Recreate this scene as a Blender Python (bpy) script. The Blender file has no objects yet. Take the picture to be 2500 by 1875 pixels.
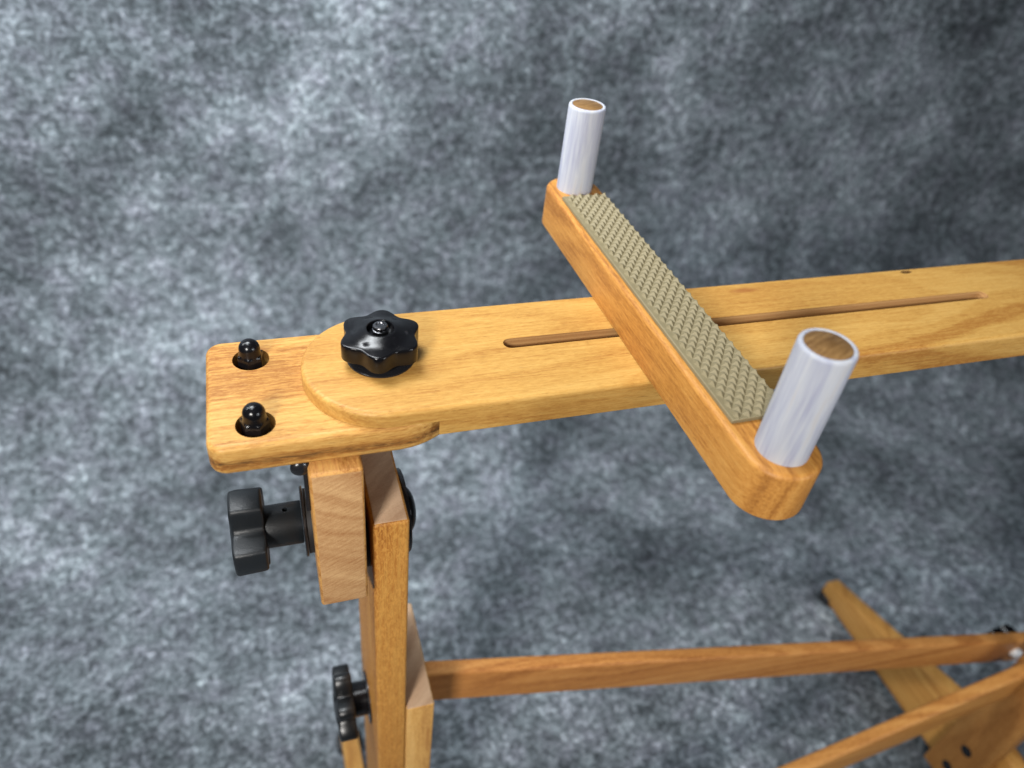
import bpy, bmesh, math, random
from mathutils import Vector, Matrix
random.seed(7)
S = 0.01                       # everything below is written in centimetres
PI = math.pi
scene = bpy.context.scene

# ------------------------------------------------------------------ camera
cam_d = bpy.data.cameras.new('camera')
cam = bpy.data.objects.new('camera', cam_d)
scene.collection.objects.link(cam)
scene.camera = cam
PITCH, YAW, ROLL = math.radians(39.499), math.radians(21.834), math.radians(7.496)
fw = Vector((math.sin(YAW)*math.cos(PITCH), math.cos(YAW)*math.cos(PITCH), -math.sin(PITCH)))
rt = Vector((math.cos(YAW), -math.sin(YAW), 0)); up = rt.cross(fw)
r2 = rt*math.cos(ROLL)+up*math.sin(ROLL); u2 = -rt*math.sin(ROLL)+up*math.cos(ROLL)
m = Matrix((r2, u2, -fw)).transposed().to_4x4()
m.translation = Vector((-0.932, -32.72, 26.186))*S
cam.matrix_world = m
cam_d.sensor_width = 36; cam_d.lens = 26.57
cam_d.clip_start = 0.01; cam_d.clip_end = 60
cam_d.dof.use_dof = True
cam_d.dof.focus_distance = 0.43
cam_d.dof.aperture_fstop = 5.2

# ------------------------------------------------------------------ light
world = bpy.data.worlds.new('World'); scene.world = world; world.use_nodes = True
bg = world.node_tree.nodes['Background']
bg.inputs[0].default_value = (0.80, 0.90, 1.0, 1); bg.inputs[1].default_value = 0.04
def area(name, loc, target, sx, sy, power, col):
    d = bpy.data.lights.new(name, 'AREA'); d.shape = 'RECTANGLE'; d.size = sx*S; d.size_y = sy*S
    d.energy = power; d.color = col
    o = bpy.data.objects.new(name, d); scene.collection.objects.link(o)
    o.location = Vector(loc)*S
    o.rotation_euler = (Vector(target)-Vector(loc)).to_track_quat('-Z', 'Y').to_euler()
    return o
area('key_softbox', (-66, -108, 68), (12, 0, -6), 24, 24, 25.5, (1.0, 0.965, 0.92))
area('right_softbox', (115, -130, 50), (40, 0, -15), 30, 30, 10, (0.90, 0.95, 1.0))
area('overhead_panel', (-20, 22, 100), (0, 20, 0), 70, 30, 9.5, (0.93, 0.97, 1.0))
area('wall_wash', (-48, 30, 62), (-34, 92, 14), 110, 16, 25, (0.93, 0.97, 1.0))
vs = scene.view_settings
vs.view_transform = 'Standard'; vs.look = 'None'; vs.exposure = 0.0; vs.gamma = 1.0
vs.use_curve_mapping = False

# ------------------------------------------------------------------ node helpers
class NT:
    def __init__(s, name):
        s.mat = bpy.data.materials.new(name); s.mat.use_nodes = True
        s.t = s.mat.node_tree; s.n = s.t.nodes; s.l = s.t.links
        s.bsdf = s.n['Principled BSDF']
    def link(s, a, b): s.l.new(a, b)
    def put(s, sock, v):
        if hasattr(v, 'is_output') or isinstance(v, bpy.types.NodeSocket): s.l.new(v, sock)
        elif isinstance(v, tuple) and len(v) == 3 and sock.type == 'RGBA': sock.default_value = (*v, 1)
        else: sock.default_value = v
    def math(s, op, a, b=None, c=None, clamp=False):
        n = s.n.new('ShaderNodeMath'); n.operation = op; n.use_clamp = clamp
        for i, v in enumerate((a, b, c)):
            if v is not None: s.put(n.inputs[i], v)
        return n.outputs[0]
    def mix(s, fac, a, b, mode='MIX'):
        n = s.n.new('ShaderNodeMix'); n.data_type = 'RGBA'; n.blend_type = mode
        s.put(n.inputs[0], fac); s.put(n.inputs[6], a); s.put(n.inputs[7], b)
        return n.outputs[2]
    def ramp(s, v, stops):
        n = s.n.new('ShaderNodeValToRGB'); s.put(n.inputs[0], v)
        e = n.color_ramp.elements
        while len(e) < len(stops): e.new(0.5)
        for k, (pos, c) in enumerate(stops):
            e[k].position = pos; e[k].color = (c, c, c, 1) if not isinstance(c, tuple) else (*c, 1)
        return n.outputs[0]
    def vec(s, x, y, z):
        n = s.n.new('ShaderNodeCombineXYZ')
        for i, v in enumerate((x, y, z)): s.put(n.inputs[i], v)
        return n.outputs[0]
    def vscale(s, v, k):
        n = s.n.new('ShaderNodeVectorMath'); n.operation = 'MULTIPLY'
        s.link(v, n.inputs[0]); n.inputs[1].default_value = k
        return n.outputs[0]
    def vadd(s, v, k):
        n = s.n.new('ShaderNodeVectorMath'); n.operation = 'ADD'
        s.link(v, n.inputs[0]); n.inputs[1].default_value = k
        return n.outputs[0]
    def noise(s, v, scale=1.0, detail=2.0, rough=0.5, dist=0.0):
        n = s.n.new('ShaderNodeTexNoise'); s.link(v, n.inputs['Vector'])
        n.inputs['Scale'].default_value = scale; n.inputs['Detail'].default_value = detail
        n.inputs['Roughness'].default_value = rough; n.inputs['Distortion'].default_value = dist
        return n.outputs['Fac']
    def noise1(s, w, scale=1.0, detail=2.0):
        n = s.n.new('ShaderNodeTexNoise'); n.noise_dimensions = '1D'
        s.put(n.inputs['W'], w); n.inputs['Scale'].default_value = scale; n.inputs['Detail'].default_value = detail
        return n.outputs['Fac']
    def bump(s, h, strength, dist=0.0004, prev=None):
        n = s.n.new('ShaderNodeBump'); s.put(n.inputs['Height'], h)
        n.inputs['Strength'].default_value = strength; n.inputs['Distance'].default_value = dist
        if prev is not None: s.link(prev, n.inputs['Normal'])
        return n.outputs[0]
    def obj_cm(s):
        n = s.n.new('ShaderNodeTexCoord')
        return s.vscale(n.outputs['Object'], (100, 100, 100))
    def split(s, v):
        n = s.n.new('ShaderNodeSeparateXYZ'); s.link(v, n.inputs[0]); return n.outputs

def grain_coords(N, grain, seed):
    x, y, z = N.split(N.obj_cm())
    order = {'X': (x, y, z), 'Y': (y, x, z), 'Z': (z, x, y)}[grain]
    return N.vadd(N.vec(*order), (seed*3.1, 0, 0)), order

def wood(name, grain, light, mid, dark, seed=0, heart=(0.0, -11.0), cone=0.02, ring=1.1, warp=1.2,
         bandamt=0.55, fleck=0.16, dark_line=None, rough=0.47, bumpk=0.55, knots=None, gain=1.0):
    """clear-finished cherry: growth rings round an off-board heart, stretched fibres, pores, ray fleck"""
    N = NT(name)
    q, (a, b, c) = grain_coords(N, grain, seed)
    wv = N.noise(N.vscale(q, (0.055, 0.16, 0.16)), 1, 3, 0.55)
    warpv = N.math('MULTIPLY', N.math('SUBTRACT', wv, 0.5), warp*2)
    db = N.math('SUBTRACT', b, heart[0]); dc = N.math('SUBTRACT', c, heart[1])
    r = N.math('SQRT', N.math('ADD', N.math('MULTIPLY', db, db), N.math('MULTIPLY', dc, dc)))
    r = N.math('ADD', N.math('ADD', r, warpv), N.math('MULTIPLY', a, cone))
    band = N.noise1(N.math('ADD', r, seed*7.7), ring, 2.5)
    band = N.ramp(band, [(0.34, 0.0), (0.52, 0.45), (0.66, 1.0)])
    fib = N.noise(N.vscale(q, (0.20, 6.0, 6.0)), 1, 4, 0.72)
    fib2 = N.noise(N.vscale(q, (1.5, 10.0, 10.0)), 1, 3, 0.72)
    broad = N.noise(N.vscale(q, (0.05, 0.45, 0.45)), 1, 2, 0.5)
    f = N.math('MULTIPLY', band, bandamt)
    f = N.math('ADD', f, N.math('MULTIPLY', N.math('SUBTRACT', fib, 0.5), 1.5*gain))
    f = N.math('ADD', f, N.math('MULTIPLY', N.math('SUBTRACT', fib2, 0.5), 1.3*gain))
    f = N.math('ADD', f, N.math('MULTIPLY', N.math('SUBTRACT', broad, 0.5), 0.6))
    col = N.ramp(N.math('ADD', f, 0.24, clamp=True), [(0.0, light), (0.45, mid), (1.0, dark)])
    pores = N.noise(N.vscale(q, (1.5, 12.0, 12.0)), 1, 2, 0.65)
    pm = N.ramp(pores, [(0.62, 0.0), (0.74, 1.0)])
    col = N.mix(N.math('MULTIPLY', pm, 0.42), col, tuple(v*0.55 for v in dark))
    if fleck:
        fl = N.noise(N.vscale(q, (1.9, 5.0, 5.0)), 1, 2, 0.6, 1.0)
        fm = N.ramp(fl, [(0.47, 0.0), (0.60, 1.0)])
        col = N.mix(N.math('MULTIPLY', fm, fleck), col, tuple(min(1, v*1.25) for v in light))
    if dark_line:       # a mineral streak running along the board at a given height
        ax, h0, wdt, amt = dark_line
        cc = {'b': b, 'c': c}[ax]
        wob = N.math('MULTIPLY', N.math('SUBTRACT', N.noise(N.vscale(q, (0.16, 0, 0)), 1, 3, 0.6), 0.5), 0.9)
        d = N.math('ABSOLUTE', N.math('SUBTRACT', N.math('ADD', cc, wob), h0))
        lm = N.ramp(N.math('DIVIDE', d, wdt), [(0.0, 1.0), (0.35, 0.55), (1.0, 0.0)])
        br = N.ramp(N.noise(N.vscale(q, (0.9, 9, 9)), 1, 3, 0.7), [(0.36, 0.0), (0.62, 1.0)])
        col = N.mix(N.math('MULTIPLY', N.math('MULTIPLY', lm, br), amt), col, (0.07, 0.035, 0.014))
    if knots:           # small dark mineral marks at fixed places on the board
        for (ka, kb, kr, kk) in knots:
            da = N.math('MULTIPLY', N.math('SUBTRACT', a, ka), 1.0/(kr*kk))
            dd = N.math('MULTIPLY', N.math('SUBTRACT', b, kb), 1.0/kr)
            d = N.math('SQRT', N.math('ADD', N.math('MULTIPLY', da, da), N.math('MULTIPLY', dd, dd)))
            d = N.math('ADD', d, N.math('MULTIPLY', N.math('SUBTRACT', fib, 0.5), 2.2))
            kmk = N.ramp(d, [(0.35, 1.0), (1.0, 0.0)])
            col = N.mix(N.math('MULTIPLY', kmk, 0.62), col, (0.26, 0.075, 0.022))
    N.link(col, N.bsdf.inputs['Base Color'])
    rr = N.math('ADD', N.math('MULTIPLY', fib, 0.22), rough-0.11)
    N.link(rr, N.bsdf.inputs['Roughness'])
    N.bsdf.inputs['Specular IOR Level'].default_value = 0.28
    hgt = N.math('ADD', N.math('MULTIPLY', fib, 0.6), N.math('MULTIPLY', fib2, 0.4))
    hgt = N.math('SUBTRACT', hgt, N.math('MULTIPLY', pm, 0.5))
    N.link(N.bump(hgt, bumpk, 0.0003), N.bsdf.inputs['Normal'])
    return N.mat

def end_grain(name, grain, c1, c2, seed=0, saw=0.5, rough=0.62, heart=(8, 6)):
    N = NT(name)
    q, (a, b, c) = grain_coords(N, grain, seed)
    db = N.math('SUBTRACT', b, heart[0]); dc = N.math('SUBTRACT', c, heart[1])
    r = N.math('SQRT', N.math('ADD', N.math('MULTIPLY', db, db), N.math('MULTIPLY', dc, dc)))
    r = N.math('ADD', r, N.math('MULTIPLY', N.noise(N.vscale(q, (0.3, 0.35, 0.35)), 1, 3), 1.1))
    band = N.ramp(N.noise1(r, 0.9, 2.5), [(0.3, 0.0), (0.7, 1.0)])
    ang = 0.45
    s1 = N.math('ADD', N.math('MULTIPLY', b, math.cos(ang)), N.math('MULTIPLY', c, math.sin(ang)))
    s2 = N.math('SUBTRACT', N.math('MULTIPLY', c, math.cos(ang)), N.math('MULTIPLY', b, math.sin(ang)))
    saws = N.noise(N.vec(N.math('MULTIPLY', s1, 1.1), N.math('MULTIPLY', s2, 7.0), 0.0), 1, 3, 0.6)
    dots = N.noise(q, 9, 3, 0.7)
    f = N.math('ADD', N.math('MULTIPLY', band, 0.55), N.math('MULTIPLY', N.math('SUBTRACT', saws, 0.5), saw*2.2))
    f = N.math('ADD', f, N.math('MULTIPLY', N.math('SUBTRACT', dots, 0.5), 0.7))
    col = N.ramp(N.math('ADD', f, 0.2, clamp=True), [(0.0, c1), (1.0, c2)])
    N.link(col, N.bsdf.inputs['Base Color'])
    N.bsdf.inputs['Roughness'].default_value = rough
    N.bsdf.inputs['Specular IOR Level'].default_value = 0.3
    N.link(N.bump(N.math('ADD', saws, dots), 0.45, 0.0004), N.bsdf.inputs['Normal'])
    return N.mat

def plastic(name, col, rough, bumpscale=0, bumpk=0.0, dust=0.0, spec=0.5, metal=0.0):
    N = NT(name)
    q = N.obj_cm()
    base = (*col, 1)
    N.bsdf.inputs['Base Color'].default_value = base
    N.bsdf.inputs['Metallic'].default_value = metal
    N.bsdf.inputs['Specular IOR Level'].default_value = spec
    n = N.noise(q, 1.7, 4, 0.6)
    N.link(N.math('ADD', N.math('MULTIPLY', n, 0.16), rough-0.08), N.bsdf.inputs['Roughness'])
    if dust:
        d = N.ramp(N.noise(q, 22, 3, 0.7), [(0.66, 0.0), (0.78, 1.0)])
        N.link(N.mix(N.math('MULTIPLY', d, dust), col, (0.20, 0.21, 0.22)), N.bsdf.inputs['Base Color'])
    if bumpscale:
        N.link(N.bump(N.noise(q, bumpscale, 2, 0.5), bumpk, 0.0003), N.bsdf.inputs['Normal'])
    return N.mat

# ------------------------------------------------------------------ materials
LIGHT, MID, DARK = (0.56, 0.325, 0.090), (0.47, 0.240, 0.054), (0.30, 0.122, 0.024)
M = {}
M['arm'] = wood('cherry_arm', 'X', (0.545, 0.320, 0.090), (0.465, 0.250, 0.060), (0.34, 0.148, 0.030), seed=1,
                heart=(1.5, -5.5), cone=0.075, ring=0.75, warp=1.8, bandamt=0.66, dark_line=None,
                knots=[(29.5, 3.5, 0.35, 4.0)])
M['base'] = wood('cherry_base_plate', 'X', (0.555, 0.318, 0.092), (0.455, 0.228, 0.055), (0.285, 0.110, 0.022), seed=2, heart=(0.8, -14),
                 cone=0.01, ring=1.5, warp=0.8, bandamt=0.6, dark_line=('c', -2.05, 0.42, 0.95), gain=1.45)
M['rest'] = wood('cherry_rest_bar', 'Y', (0.52, 0.262, 0.066), (0.43, 0.190, 0.040), (0.27, 0.105, 0.021), seed=3,
                 heart=(33.0, 0.5), cone=0.01, ring=1.7, warp=0.6, bandamt=0.7)
M['block'] = wood('cherry_block', 'Y', LIGHT, (0.52, 0.25, 0.075), DARK, seed=4, heart=(6, 4), fleck=0.25)
M['block_end'] = end_grain('block_end_grain', 'Y', (0.58, 0.355, 0.165), (0.33, 0.15, 0.053), seed=4, saw=0.55, heart=(10.5, 11))
M['post'] = wood('cherry_post', 'Z', (0.50, 0.250, 0.056), (0.41, 0.170, 0.032), (0.25, 0.090, 0.017), seed=5,
                 heart=(4, -14), fleck=0.5, bandamt=0.45)
M['post_end'] = end_grain('post_end_grain', 'Z', (0.62, 0.43, 0.28), (0.40, 0.24, 0.14), seed=5, saw=0.25, heart=(-6, 9))
M['outer'] = wood('cherry_outer_post', 'Z', (0.66, 0.40, 0.14), (0.57, 0.31, 0.088), (0.38, 0.17, 0.045), seed=6, heart=(4, -14))
M['brace'] = wood('cherry_brace', 'X', (0.55, 0.265, 0.080), (0.45, 0.190, 0.050), (0.28, 0.100, 0.024), seed=7, heart=(-4, -40), warp=0.7)
M['brace2'] = wood('cherry_brace_front', 'X', (0.58, 0.30, 0.09), (0.50, 0.225, 0.058), (0.33, 0.13, 0.03), seed=8, heart=(-14, -62), warp=0.7)
M['foot'] = wood('cherry_foot', 'Y', (0.56, 0.31, 0.09), (0.48, 0.235, 0.058), (0.33, 0.14, 0.032), seed=9, heart=(90, -60), warp=0.9)
M['rpost'] = wood('cherry_far_post_shaded', 'Z', (0.42, 0.21, 0.062), (0.34, 0.15, 0.040), (0.22, 0.09, 0.022), seed=10, heart=(90, -9), warp=0.9)  # cherry darkened: the shade on this post is put into its colour
M['raw'] = end_grain('sawn_slot_wall', 'X', (0.52, 0.300, 0.120), (0.31, 0.150, 0.053), seed=14, saw=0.9)
M['gloss_black'] = plastic('gloss_black_plastic', (0.004, 0.004, 0.005), 0.20, 60, 0.08, dust=0.4, spec=0.32)
M['satin_black'] = plastic('textured_black_plastic', (0.008, 0.010, 0.012), 0.42, 16, 0.6)
M['moulded_black'] = plastic('moulded_black_plastic', (0.006, 0.007, 0.008), 0.34)
M['black_metal'] = plastic('black_oxide_steel', (0.012, 0.012, 0.014), 0.26, 14, 0.12)
M['dark_steel'] = plastic('dark_bare_steel', (0.16, 0.16, 0.17), 0.28, 20, 0.2, metal=1.0)
M['rubber'] = plastic('black_rubber', (0.012, 0.012, 0.013), 0.6, 12, 0.2)
M['cap_white'] = plastic('white_nylon', (0.80, 0.83, 0.84), 0.35)

def pad_mat():
    N = NT('khaki_rubber_pad'); q = N.obj_cm()
    n = N.noise(q, 1.1, 4, 0.6); g = N.noise(q, 26, 2, 0.6)
    col = N.mix(n, (0.172, 0.142, 0.078), (0.235, 0.195, 0.110))
    sp = N.ramp(g, [(0.68, 0.0), (0.78, 1.0)])
    col = N.mix(N.math('MULTIPLY', sp, 0.35), col, (0.62, 0.59, 0.48))
    N.link(col, N.bsdf.inputs['Base Color'])
    N.bsdf.inputs['Roughness'].default_value = 0.58
    N.bsdf.inputs['Specular IOR Level'].default_value = 0.35
    N.link(N.bump(g, 0.3, 0.0003), N.bsdf.inputs['Normal'])
    return N.mat
M['pad'] = pad_mat()

def tube_mat():
    N = NT('milky_plastic_tube'); q = N.obj_cm()
    st = N.noise(N.vscale(q, (1.7, 1.7, 0.13)), 1, 3, 0.65, 0.4)
    st2 = N.noise(N.vscale(q, (7.0, 7.0, 0.35)), 1, 2, 0.6)
    f = N.math('ADD', N.math('MULTIPLY', st, 0.7), N.math('MULTIPLY', st2, 0.3))
    col = N.ramp(f, [(0.30, (0.27, 0.28, 0.37)), (0.45, (0.36, 0.375, 0.44)), (0.57, (0.43, 0.445, 0.48)), (0.72, (0.42, 0.38, 0.36))])
    N.link(col, N.bsdf.inputs['Base Color'])
    N.bsdf.inputs['Specular IOR Level'].default_value = 0.25
    N.bsdf.inputs['Subsurface Weight'].default_value = 0.35
    N.bsdf.inputs['Subsurface Radius'].default_value = (0.7, 0.8, 1.0)
    N.bsdf.inputs['Subsurface Scale'].default_value = 0.003
    N.link(N.math('ADD', N.math('MULTIPLY', st2, 0.2), 0.48), N.bsdf.inputs['Roughness'])
    return N.mat
M['tube'] = tube_mat()
M['core'] = end_grain('dowel_end_grain', 'Z', (0.27, 0.155, 0.058), (0.10, 0.046, 0.013), seed=12, saw=0.9, heart=(18, 10), rough=0.45)

def backdrop_mat():
    N = NT('mottled_grey_backdrop')
    tc = N.n.new('ShaderNodeTexCoord')
    q = N.vscale(tc.outputs['UV'], (1, 1, 1))          # UV is laid out in centimetres along the sheet
    big = N.noise(q, 0.030, 2, 0.5)
    med = N.noise(N.vadd(q, (40, 17, 0)), 0.10, 3, 0.6)
    fine = N.noise(q, 0.62, 3, 0.68, 0.2)
    tiny = N.noise(N.vadd(q, (9, 50, 0)), 1.55, 2, 0.7)
    f = N.math('MULTIPLY', N.math('SUBTRACT', big, 0.5), 0.75)
    f = N.math('ADD', f, N.math('MULTIPLY', N.math('SUBTRACT', med, 0.5), 0.68))
    f = N.math('ADD', f, N.math('MULTIPLY', N.math('SUBTRACT', fine, 0.5), 1.25))
    f = N.math('ADD', f, N.math('MULTIPLY', N.math('SUBTRACT', tiny, 0.5), 1.1))
    f = N.math('ADD', f, 0.5)
    col = N.ramp(f, [(0.05, (0.022, 0.026, 0.030)), (0.32, (0.060, 0.069, 0.079)), (0.50, (0.115, 0.129, 0.147)),
                     (0.70, (0.210, 0.233, 0.264)), (0.98, (0.50, 0.54, 0.595))])
    hue = N.noise(N.vadd(q, (300, 90, 0)), 0.22, 3, 0.6)
    tint = N.ramp(hue, [(0.36, (0.90, 1.03, 0.98)), (0.5, (0.96, 1.02, 1.0)), (0.66, (1.03, 0.98, 1.05))])
    col = N.mix(0.45, col, tint, 'MULTIPLY')
    N.link(col, N.bsdf.inputs['Base Color'])
    N.bsdf.inputs['Roughness'].default_value = 0.8
    N.bsdf.inputs['Specular IOR Level'].default_value = 0.25
    return N.mat
M['backdrop'] = backdrop_mat()

# ------------------------------------------------------------------ mesh helpers
def shade(bm, ang=38):
    bm.normal_update()
    lim = math.radians(ang)
    for f in bm.faces: f.smooth = True
    for e in bm.edges:
        if len(e.link_faces) == 2:
            e.smooth = e.calc_face_angle(0) < lim
        else: e.smooth = False

def finish(name, bm, mat, parent, ends=None, ang=38):
    """link a bmesh (centimetres, world placed) as one mesh object under its parent"""
    bmesh.ops.recalc_face_normals(bm, faces=bm.faces)
    shade(bm, ang)
    me = bpy.data.meshes.new(name)
    if ends:
        axis, emat = ends
        for f in bm.faces:
            if abs(f.normal[axis]) > 0.85: f.material_index = 1
    bmesh.ops.scale(bm, vec=(S, S, S), verts=bm.verts)
    bm.to_mesh(me); bm.free()
    me.materials.append(M[mat] if isinstance(mat, str) else mat)
    if ends: me.materials.append(M[ends[1]])
    o = bpy.data.objects.new(name, me)
    scene.collection.objects.link(o)
    if parent is not None:
        o.parent = parent
        off = Vector((0, 0, 0)); p = parent
        while p is not None: off += p.location; p = p.parent
        o.location = -off
    return o

def empty(name, loc, label, cat):
    o = bpy.data.objects.new(name, None); scene.collection.objects.link(o)
    o.empty_display_size = 0.05
    o.location = Vector(loc)*S; o['label'] = label; o['category'] = cat
    return o

def prism(outline, z0, z1, bev_top=0.0, bev_bot=0.0, segs=5, bm=None):
    bm = bm or bmesh.new()
    vb = [bm.verts.new((x, y, z0)) for x, y in outline]
    vt = [bm.verts.new((x, y, z1)) for x, y in outline]
    fb = bm.faces.new(vb[::-1]); ft = bm.faces.new(vt)
    n = len(outline)
    for i in range(n):
        bm.faces.new((vb[i], vb[(i+1) % n], vt[(i+1) % n], vt[i]))
    if bev_top: bmesh.ops.bevel(bm, geom=list(ft.edges), offset=bev_top, segments=segs, profile=0.5, affect='EDGES', clamp_overlap=True)
    if bev_bot:
        eb = [e for e in bm.edges if all(abs(v.co.z-z0) < 1e-5 for v in e.verts)]
        bmesh.ops.bevel(bm, geom=eb, offset=bev_bot, segments=segs, profile=0.5, affect='EDGES', clamp_overlap=True)
    return bm

def rounded(outline, z0, z1, rt_, rb_, segs=6):
    """solid of a convex outline with true round-overs; outline(inset) gives the plan at an inset"""
    rows = []
    if rb_:
        for i in range(segs+1):
            a = PI/2*i/segs; rows.append((rb_*(1-math.sin(a)), z0+rb_*(1-math.cos(a))))
    else: rows.append((0, z0))
    if rt_:
        for i in range(segs+1):
            a = PI/2*i/segs; rows.append((rt_*(1-math.cos(a)), z1-rt_*(1-math.sin(a))))
    else: rows.append((0, z1))
    bm = bmesh.new(); prev = first = None
    for ins, z in rows:
        cur = [bm.verts.new((x, y, z)) for x, y in outline(ins)]
        if prev:
            n = len(cur)
            for i in range(n): bm.faces.new((prev[i], prev[(i+1) % n], cur[(i+1) % n], cur[i]))
        else: first = cur
        prev = cur
    bm.faces.new(first[::-1]); bm.faces.new(prev)
    return bm

def box(x0, x1, y0, y1, z0, z1, bev=0.15, segs=3):
    bm = bmesh.new()
    bmesh.ops.create_cube(bm, size=1.0)
    for v in bm.verts:
        v.co = Vector((x0 if v.co.x < 0 else x1, y0 if v.co.y < 0 else y1, z0 if v.co.z < 0 else z1))
    if bev: bmesh.ops.bevel(bm, geom=list(bm.edges), offset=bev, segments=segs, profile=0.5, affect='EDGES')
    return bm

def arc(cx, cy, r, a0, a1, n):
    return [(cx+r*math.cos(math.radians(a0+(a1-a0)*i/n)), cy+r*math.sin(math.radians(a0+(a1-a0)*i/n))) for i in range(n+1)]

def rings(bm, rows, n=96, cap0=True, cap1=True, mat=None):
    """rows: list of functions angle -> (x, y, z) or (radius, z) tuples; mat places the result"""
    prev = None; first = None
    for row in rows:
        cur = []
        for i in range(n):
            t = 2*PI*i/n
            co = row(t) if callable(row) else (row[0]*math.cos(t), row[0]*math.sin(t), row[1])
            co = Vector(co)
            cur.append(bm.verts.new(mat @ co if mat else co))
        if prev:
            for i in range(n):
                bm.faces.new((prev[i], prev[(i+1) % n], cur[(i+1) % n], cur[i]))
        else: first = cur
        prev = cur
    if cap0: bm.faces.new(first[::-1])
    if cap1: bm.faces.new(prev)
    return bm

def cut(bm, cutter):
    """exact boolean difference, returned as a bmesh"""
    objs = []
    for nm, b in (('a', bm), ('b', cutter)):
        bmesh.ops.recalc_face_normals(b, faces=b.faces)
        me = bpy.data.meshes.new(nm); b.to_mesh(me); b.free()
        o = bpy.data.objects.new(nm, me); scene.collection.objects.link(o); objs.append(o)
    md = objs[0].modifiers.new('cut', 'BOOLEAN'); md.object = objs[1]; md.operation = 'DIFFERENCE'; md.solver = 'EXACT'
    dg = bpy.context.evaluated_depsgraph_get(); dg.update()
    ev = objs[0].evaluated_get(dg); me = ev.to_mesh()
    out = bmesh.new(); out.from_mesh(me); ev.to_mesh_clear()
    for o in objs:
        d = o.data; bpy.data.objects.remove(o); bpy.data.meshes.remove(d)
    return out

def place(axis, loc, spin=0.0):
    """matrix that turns a shape built along +Z onto an axis and moves it"""
    base = {'Z': Matrix.Identity(4), '-X': Matrix.Rotation(-PI/2, 4, 'Y'), 'X': Matrix.Rotation(PI/2, 4, 'Y'),
            'Y': Matrix.Rotation(-PI/2, 4, 'X'), '-Y': Matrix.Rotation(PI/2, 4, 'X')}[axis]
    return Matrix.Translation(Vector(loc)) @ base @ Matrix.Rotation(spin, 4, 'Z')

def lobed(n, rmax, rmin, k, z, scale=1.0, blend=0.0, off=0.0, flat=1.0):
    def f(t):
        c = min(1.0, (0.5+0.5*math.cos(n*t))/flat)**k
        r = (rmin+(rmax-rmin)*c)
        r = r*(1-blend)+rmin*blend
        r = r*scale-off
        return (r*math.cos(t), r*math.sin(t), z)
    return f

# ------------------------------------------------------------------ the setting: one backdrop sheet sweeping from floor to wall
FLOOR = -80.0
def backdrop():
    prof = []; R_ = 45.0; YW = 92.0
    y0 = -130.0
    s = 0.0
    pts = []
    for i in range(12): pts.append((y0+(YW-R_-y0)*i/11, FLOOR))
    for i in range(1, 25):
        a = math.radians(90*i/24); pts.append((YW-R_+R_*math.sin(a), FLOOR+R_*(1-math.cos(a))))
    for i in range(1, 20): pts.append((YW, FLOOR+R_+i*11.0))
    bm = bmesh.new(); uvl = bm.loops.layers.uv.new('UVMap')
    xs = [-190+i*20 for i in range(28)]
    grid = []; ss = []; s = 0.0; lp = pts[0]
    for p in pts:
        s += math.hypot(p[0]-lp[0], p[1]-lp[1]); lp = p; ss.append(s)
        grid.append([bm.verts.new((x, p[0], p[1])) for x in xs])
    for j in range(len(pts)-1):
        for i in range(len(xs)-1):
            f = bm.faces.new((grid[j][i], grid[j][i+1], grid[j+1][i+1], grid[j+1][i]))
            for l, (u, v) in zip(f.loops, ((xs[i], ss[j]), (xs[i+1], ss[j]), (xs[i+1], ss[j+1]), (xs[i], ss[j+1]))):
                l[uvl].uv = (u, v)
    for f in bm.faces: f.smooth = True
    bmesh.ops.scale(bm, vec=(S, S, S), verts=bm.verts)
    me = bpy.data.meshes.new('backdrop'); bm.to_mesh(me); bm.free()
    me.materials.append(M['backdrop'])
    o = bpy.data.objects.new('backdrop', me); scene.collection.objects.link(o)
    o['kind'] = 'structure'; o['label'] = 'mottled blue grey photo backdrop sweeping from floor to wall'
    return o
backdrop()

# ------------------------------------------------------------------ the stand
stand = empty('floor_stand', (4, 1, FLOOR), 'cherry wood floor stand with slotted swing arm, black knobs and braces', 'stand')
HALF = 4.445
PIV = (4.445, 0.0)
ARM_END = 60.0
# swing arm: rounded end, half lap over the base plate, long slot, small hole
def arm_plan(i):
    return arc(PIV[0], 0, HALF-i, 90, 270, 64) + arc(ARM_END-1, -HALF+1, 1-i, -90, 0, 6) + arc(ARM_END-1, HALF-1, 1-i, 0, 90, 6)
bm = rounded(arm_plan, -1.95, 0, 0.30, 0.10)
lap = arc(PIV[0], 0, 4.95, -90, 90, 48) + [(-4, 4.95), (-4, -4.95)]
bm = cut(bm, prism(lap, -4, -0.93))
SY = 0.33
slot = arc(47.4, SY, 0.45, -90, 90, 14) + arc(11.9, SY, 0.45, 90, 270, 14)
bm = cut(bm, prism(slot, -4, 2))
hole = [(43.6+0.5*math.cos(2*PI*i/24)+0.05*math.sin(5*i), 3.92+0.19*math.sin(2*PI*i/24)) for i in range(24)]
bm = cut(bm, prism(hole, -1.6, 1))
for f in bm.faces:
    c = f.calc_center_median()
    if abs(c.x-43.6) < 0.7 and abs(c.y-3.92) < 0.3 and c.z < -0.02: f.material_index = 2
    if 11.3 < c.x < 48.0 and abs(c.y-SY) < 0.46 and abs(f.normal.z) < 0.3: f.material_index = 1
arm = finish('swing_arm', bm, 'arm', stand)
arm.data.materials.append(M['raw']); arm.data.materials.append(M['core'])

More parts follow.
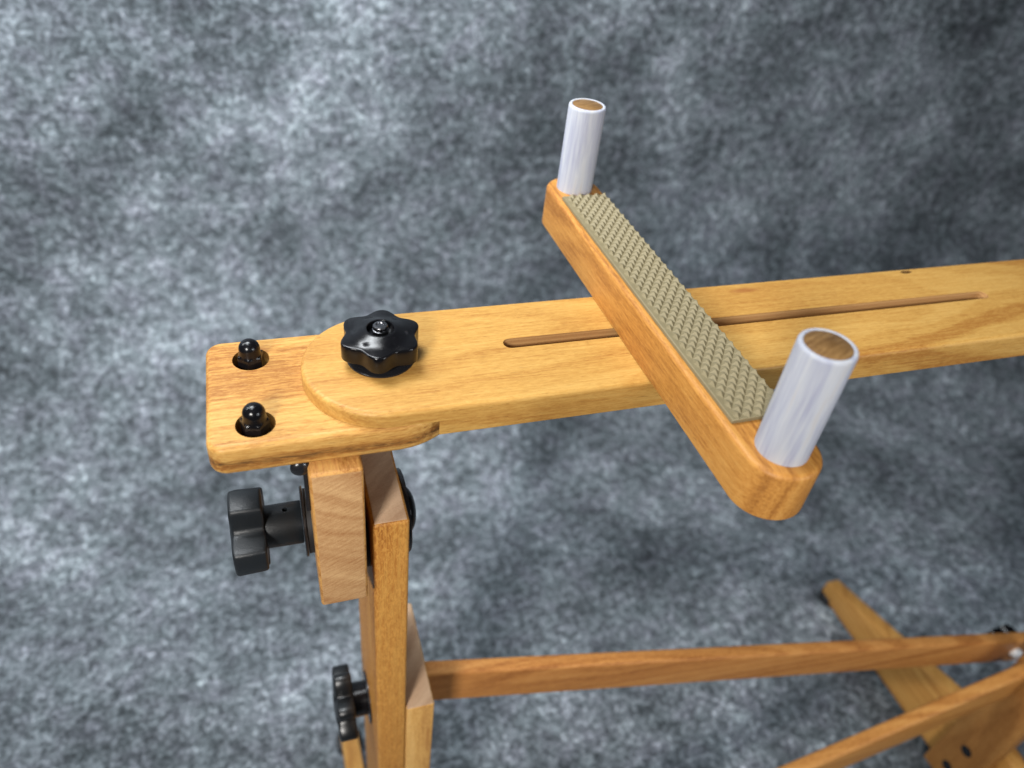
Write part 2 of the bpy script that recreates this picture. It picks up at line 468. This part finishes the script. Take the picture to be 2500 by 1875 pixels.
# base plate under the arm with two counterbored holes
HC = [(-2.53, 2.50), (-2.53, -2.87)]
BT, BB = -0.955, -2.85
cr = 0.9
def base_plan(i):
    return arc(-4.92+cr, -HALF+cr, cr-i, 180, 270, 12) + arc(PIV[0], 0, HALF-i, -90, 90, 56) + arc(-4.92+cr, HALF-cr, cr-i, 90, 180, 12)
bm = rounded(base_plan, BB, BT, 0.36, 0.42)
for hx, hy in HC:
    bm = cut(bm, rings(bmesh.new(), [(0.99, -2.25), (0.99, 0.5)], 48, mat=Matrix.Translation((hx, hy, 0))))
base = finish('base_plate', bm, 'base', stand)

# acorn nuts standing in the counterbores, each on a washer
for k, (hx, hy) in enumerate(HC):
    T = Matrix.Translation((hx, hy, 0))
    wsh = finish('washer', rings(bmesh.new(), [(0.90, -2.24), (0.90, -2.10), (0.86, -2.06)], 40, mat=T), 'black_metal', stand)
    bm = bmesh.new()
    hexr = 0.74; rot = 0.35+0.5*k
    def hexrow(z, sc):
        def f(t):
            a = (t-rot) % (PI/3) - PI/6
            r = hexr*math.cos(PI/6)/math.cos(a)*sc
            return (r*math.cos(t), r*math.sin(t), z)
        return f
    rows = [hexrow(-2.05, 0.96), hexrow(-2.0, 1.0), hexrow(-0.66, 1.0), hexrow(-0.58, 0.94), (0.60, -0.54), (0.575, -0.46), (0.575, -0.22)]
    for j in range(1, 11):
        a = PI/2*j/11; rows.append((0.575*math.cos(a), -0.22+0.575*math.sin(a)))
    rings(bm, rows, 60, mat=T)
    finish('acorn_nut', bm, 'gloss_black', stand, ang=30)

# star knob that clamps the arm to the base plate
KC = (4.33, 0.30)
spin = math.radians(-102.7)
kb = bmesh.new(); T = place('Z', (*KC, 0), spin)
L6 = lambda z, off=0.0, blend=0.0, sc=1.0: lobed(6, 2.26, 1.86, 1.0, z, sc, blend, off)
rings(kb, [(0.95, 0.14), (0.95, 0.56), (1.55, 0.58), L6(0.60, 0.08), L6(0.63, 0.02), L6(0.68, 0.0), L6(1.54, 0.0), L6(1.60, 0.02), L6(1.635, 0.06),
           L6(1.65, 0.12), L6(1.68, 0.40, 0.3), L6(1.74, 0.0, 1.0, 0.76), L6(1.84, 0, 1, 0.62), L6(1.94, 0, 1, 0.49), (0.80, 1.98), (0.75, 1.98), (0.72, 1.94), (0.70, 1.62)],
      144, mat=T)
knob = finish('star_knob', kb, 'gloss_black', stand, ang=50)
finish('washer', rings(bmesh.new(), [(1.86, 0.006), (1.88, 0.03), (1.88, 0.10), (1.84, 0.125)], 64, mat=place('Z', (*KC, 0))), 'black_metal', knob)
finish('stud', rings(bmesh.new(), [(0.43, 1.5), (0.43, 1.92), (0.38, 1.95), (0.40, 1.98), (0.40, 2.13), (0.36, 2.18), (0.25, 2.19), (0.22, 2.14)], 40, mat=place('Z', (*KC, 0))), 'dark_steel', knob)

# tilting block under the base plate, its sawn end towards the camera
bm = box(-0.28, 2.52, -5.22, 4.4, -14.3, -2.87, 0.22, 4)
block = finish('tilt_block', bm, 'block', stand, ends=(1, 'block_end'))
# hinge between plate and block
hg = finish('hinge', box(-0.50, -0.29, -3.9, 3.9, -7.0, -3.0, 0.03, 1), 'black_metal', stand)
finish('hinge_leaf', box(-3.9, -0.62, -3.9, 3.9, -3.03, -2.86, 0.03, 1), 'black_metal', hg)
for k in range(5):
    y0 = -4.15+k*1.62
    b = bmesh.new(); rings(b, [(0.36, 0), (0.45, 0.06), (0.45, 1.48), (0.36, 1.54)], 28, mat=place('Y', (-0.62, y0, -3.32)))
    finish('hinge_knuckle', b, 'black_metal', hg)
b = bmesh.new()
rows = [(0.52, 0.0), (0.52, 0.08)] + [(0.52*math.cos(PI/2*j/7), 0.08+0.30*math.sin(PI/2*j/7)) for j in range(1, 7)]
rings(b, rows, 32, mat=place('-Y', (-0.62, -4.15, -3.12)))
finish('hinge_pin_head', b, 'black_metal', hg)

# four-armed clamp knob on the left of the block
KY, KZ = -1.0, -11.15
T = lambda x: place('-X', (x, KY, KZ), 0)
view = math.atan2(0.55, -0.83)          # direction towards the viewer in the Y-Z plane is (y -0.83, z 0.55)
kb = bmesh.new()
# local frame after place('-X'): local z -> world -x, local x -> world z, local y -> world y
KS = math.radians(1)
L4 = lambda z, off=0.0, blend=0.0, sc=1.0: lobed(4, 2.75, 1.5, 1.3, z, sc, blend, off, 0.62)
rings(kb, [(1.1, 2.95), L4(2.96, 0.5), L4(2.98, 0.12), L4(3.06, 0.03), L4(3.15, 0.0), L4(4.62, -0.06), L4(4.74, -0.02), L4(4.82, 0.10), L4(4.86, 0.35), (0.9, 4.95)], 144,
      mat=place('-X', (0, KY, KZ), KS))
clamp = finish('clamp_knob', kb, 'satin_black', stand, ang=50)
kb = rings(bmesh.new(), [(1.28, 0.82), (1.32, 0.88), (1.30, 2.97)], 64, mat=place('-X', (0, KY, KZ)))
kb = cut(kb, rings(bmesh.new(), [(0.16, -1.2), (0.16, 2.0)], 20, mat=place('Z', (-1.75, KY, KZ))))
finish('stem', kb, 'satin_black', clamp)
finish('washer', rings(bmesh.new(), [(2.16, 0.64), (2.18, 0.67), (2.18, 0.77), (2.15, 0.80)], 64, mat=place('-X', (0, KY, KZ))), 'black_metal', clamp)
finish('friction_disc', rings(bmesh.new(), [(2.0, 0.28), (2.0, 0.62)], 64, mat=place('-X', (0, KY, KZ))), 'rubber', clamp)

# inner post with its pivot bolt
PX0, PX1 = 2.99, 5.22
post = finish('inner_post', box(PX0, PX1, -4.3, 5.2, -76.5, -8.75, 0.26, 4), 'post', stand, ends=(2, 'post_end'))
finish('spacer_disc', rings(bmesh.new(), [(2.2, -2.97), (2.2, -2.54)], 56, mat=place('-X', (0, KY, KZ-2.0))), 'rubber', post)
pb = finish('pivot_bolt', rings(bmesh.new(), [(2.65, 0.02), (2.70, 0.06), (2.70, 0.26), (2.64, 0.32)], 56, mat=place('X', (PX1, -0.9, -11.7))), 'black_metal', stand)
rows = [(1.5, 0.3), (1.5, 0.4)] + [(1.5*math.cos(PI/2*j/8), 0.4+0.62*math.sin(PI/2*j/8)) for j in range(1, 8)]
finish('bolt_head', rings(bmesh.new(), rows, 48, mat=place('X', (PX1, -0.9, -11.7))), 'gloss_black', pb)

# outer post beside it
finish('outer_post', box(PX1+0.05, 7.50, -4.3, 5.2, -76.5, -31.5, 0.16, 3), 'outer', stand, ends=(2, 'post_end'))

# many-lobed knob clamping the two posts
K2 = (0.95, -38.0)
L8 = lambda z, off=0.0, sc=1.0: lobed(6, 3.15, 1.95, 0.8, z, sc, 0, off)
kb = rings(bmesh.new(), [(1.4, 1.30), L8(1.32, 0.4), L8(1.36, 0.1), L8(1.46, 0.0), L8(2.62, 0.0), L8(2.74, 0.1), L8(2.78, 0.4), (1.5, 2.9), (0.6, 3.0)], 144,
           mat=place('-X', (PX0, *K2), 0.25))
k2 = finish('post_knob', kb, 'moulded_black', stand, ang=50)
finish('hub', rings(bmesh.new(), [(1.45, 0.2), (1.45, 1.32)], 48, mat=place('-X', (PX0, *K2))), 'gloss_black', k2)
finish('washer', rings(bmesh.new(), [(2.2, 0.01), (2.2, 0.15)], 48, mat=place('-X', (PX0, *K2))), 'black_metal', k2)

# feet on the floor, tapering to their ends, with rubber pads enlarged to stand in for floor shadow past the tips
def foot(x0, x1, yc, half, apex, tip):
    prof = [(yc-half, FLOOR+0.8), (yc+half, FLOOR+0.8), (yc+half, tip), (yc+3.5, apex), (yc-3.5, apex), (yc-half, tip)]
    b = bmesh.new()
    va = [b.verts.new((x0, y, z)) for y, z in prof]; vb = [b.verts.new((x1, y, z)) for y, z in prof]
    b.faces.new(va); b.faces.new(vb[::-1]); n = len(prof)
    for i in range(n): b.faces.new((va[i], vb[i], vb[(i+1) % n], va[(i+1) % n]))
    bmesh.ops.bevel(b, geom=list(b.edges), offset=0.2, segments=3, profile=0.5, affect='EDGES')
    f = finish('foot', b, 'foot', stand)
    for sy in (-1, 1):
        xm = (x0+x1)/2
        finish('rubber_pad_and_shade', rings(bmesh.new(), [(1.6, FLOOR+0.01), (1.75, FLOOR+0.1), (1.75, FLOOR+1.5), (1.6, FLOOR+1.6)], 28, mat=Matrix.Translation((xm, yc+sy*(half-1.1), 0))), 'rubber', f)
    return f
foot(0.95, 3.10, 0.95, 17.0, -67.5, -76.2)
foot(83.2, 85.6, -8.8, 31.3, -67.4, -76.1)

# far post on the far foot, with two bolt heads
rp = finish('far_post', box(80.95, 83.18, -11.75, -5.8, -78.6, -33.0, 0.22, 3), 'rpost', stand, ends=(2, 'post_end'))
for by, bz in ((-9.0, -70.3), (-8.7, -75.4)):
    finish('bolt_head', rings(bmesh.new(), [(0.78, 0.0), (0.78, 0.10), (0.6, 0.2)], 28, mat=place('-X', (80.95, by, bz))), 'black_metal', rp)

# diagonal braces
def brace(name, p0, p1, h, d, mat, bev=0.3):
    """p0, p1: upper front edge at both ends"""
    b = bmesh.new(); vs_ = []
    for (x, y, z) in (p0, p1):
        vs_.append([b.verts.new(c) for c in ((x, y, z), (x, y+d, z), (x, y+d, z-h), (x, y, z-h))])
    b.faces.new(vs_[0]); b.faces.new(vs_[1][::-1])
    for i in range(4): b.faces.new((vs_[0][i], vs_[1][i], vs_[1][(i+1) % 4], vs_[0][(i+1) % 4]))
    bmesh.ops.bevel(b, geom=list(b.edges), offset=bev, segments=4, profile=0.5, affect='EDGES')
    return finish(name, b, mat, stand)
def lerp(a, b, x): t = (x-a[0])/(b[0]-a[0]); return tuple(a[i]+(b[i]-a[i])*t for i in range(3))
A, B = (8, 0.85, -36.4), (81, -3.9, -51.7)
brace('brace', lerp(A, B, 7.52), lerp(A, B, 87), 4.8, 1.5, 'brace', 0.36)
A, B = (40, -9.1, -61.6), (81, -8.05, -51.5)
brace('brace', lerp(A, B, 3.15), lerp(A, B, 80.9), 5.7, 1.6, 'brace2', 0.40)
# fastening at the far end of the rear brace
kb = rings(bmesh.new(), [(1.0, 0.0), lobed(7, 2.7, 2.2, 0.9, 0.3), lobed(7, 2.7, 2.2, 0.9, 1.4), (1.0, 1.7)], 84, mat=place('Y', (84.0, -2.4, -55.9), 0.4))
k3 = finish('brace_knob', kb, 'gloss_black', stand, ang=50)
rows = [(0.75, 0.0), (0.75, 0.4)] + [(0.75*math.cos(PI/2*j/6), 0.4+0.4*math.sin(PI/2*j/6)) for j in range(1, 6)]
finish('bolt_cap', rings(bmesh.new(), rows, 28, mat=place('-Y', (83.6, -4.05, -54.6))), 'cap_white', k3)

# ------------------------------------------------------------------ the two-pegged rest lying across the arm
RC = (20.55, 0.275)
rest = empty('peg_rest', (RC[0], RC[1], 0), 'cherry bar with textured khaki pad and two white pegs lying across the slotted arm', 'rest')
RH, RR, RW = 2.93, 13.43, 1.955          # height, half distance of the pegs, half width
def rot(o): return o
x, y = RC
bm = rounded(lambda i: arc(x, y+RR, RW-i, 0, 180, 36) + arc(x, y-RR, RW-i, 180, 360, 36), 0.01, RH, 0.29, 0.12)
finish('bar', bm, 'rest', rest)
for sy in (-1, 1):
    T = Matrix.Translation((x, y+sy*RR, 0))
    TOP = RH+5.98
    rows = [(1.0, RH), (1.26, RH), (1.26, TOP-0.20), (1.25, TOP-0.12), (1.22, TOP-0.05), (1.17, TOP-0.01), (1.11, TOP), (1.05, TOP-0.015), (1.03, TOP-0.05), (1.03, RH)]
    tb = finish('peg', rings(bmesh.new(), rows, 64, cap0=False, cap1=False, mat=T), 'tube', rest)
    finish('dowel_core', rings(bmesh.new(), [(1.025, RH), (1.025, TOP-0.04), (1.0, TOP-0.022)], 48, mat=T), 'core', tb)
# pad: thin sheet with a plain margin and rows of pyramids
px0, px1, py0, py1 = 18.97, 22.22, -11.25, 12.0
pt = RH+0.26
pad = finish('grip_pad', box(px0, px1, py0, py1, RH+0.004, pt, 0.04, 1), 'pad', rest)
b = bmesh.new()
U, V = 0.305, 0.40
hh = 0.17
j = 0; yy = py0+V*0.75
def clampx(v): return max(px0+0.20, min(px1-0.01, v))
while yy < py1-0.1:
    i0 = U if j % 2 else 0.0
    xx = px0+0.36+i0
    while xx < px1+0.1:
        k = 0.985
        base_ = [(xx-U*k, yy), (xx, yy-V*k), (xx+U*k, yy), (xx, yy+V*k)]
        t_ = 0.18
        topq = [(xx-U*t_, yy), (xx, yy-V*t_), (xx+U*t_, yy), (xx, yy+V*t_)]
        if xx < px1-0.02:
            jit = random.uniform(-0.012, 0.012)
            vb = [b.verts.new((clampx(px), max(py0+0.02, min(py1-0.02, py)), pt-0.005)) for px, py in base_]
            vt = [b.verts.new((clampx(px), py, pt+hh+jit)) for px, py in topq]
            b.faces.new(vt)
            for q_ in range(4): b.faces.new((vb[q_], vb[(q_+1) % 4], vt[(q_+1) % 4], vt[q_]))
        xx += 2*U
    yy += V; j += 1
bmesh.ops.dissolve_degenerate(b, dist=1e-4, edges=b.edges)
st = finish('pyramid_studs', b, 'pad', pad, ang=20)
st['kind'] = 'stuff'
rest.rotation_euler = (0, 0, 0.0078)

scene.cycles.use_denoising = True
scene.cycles.max_bounces = 8
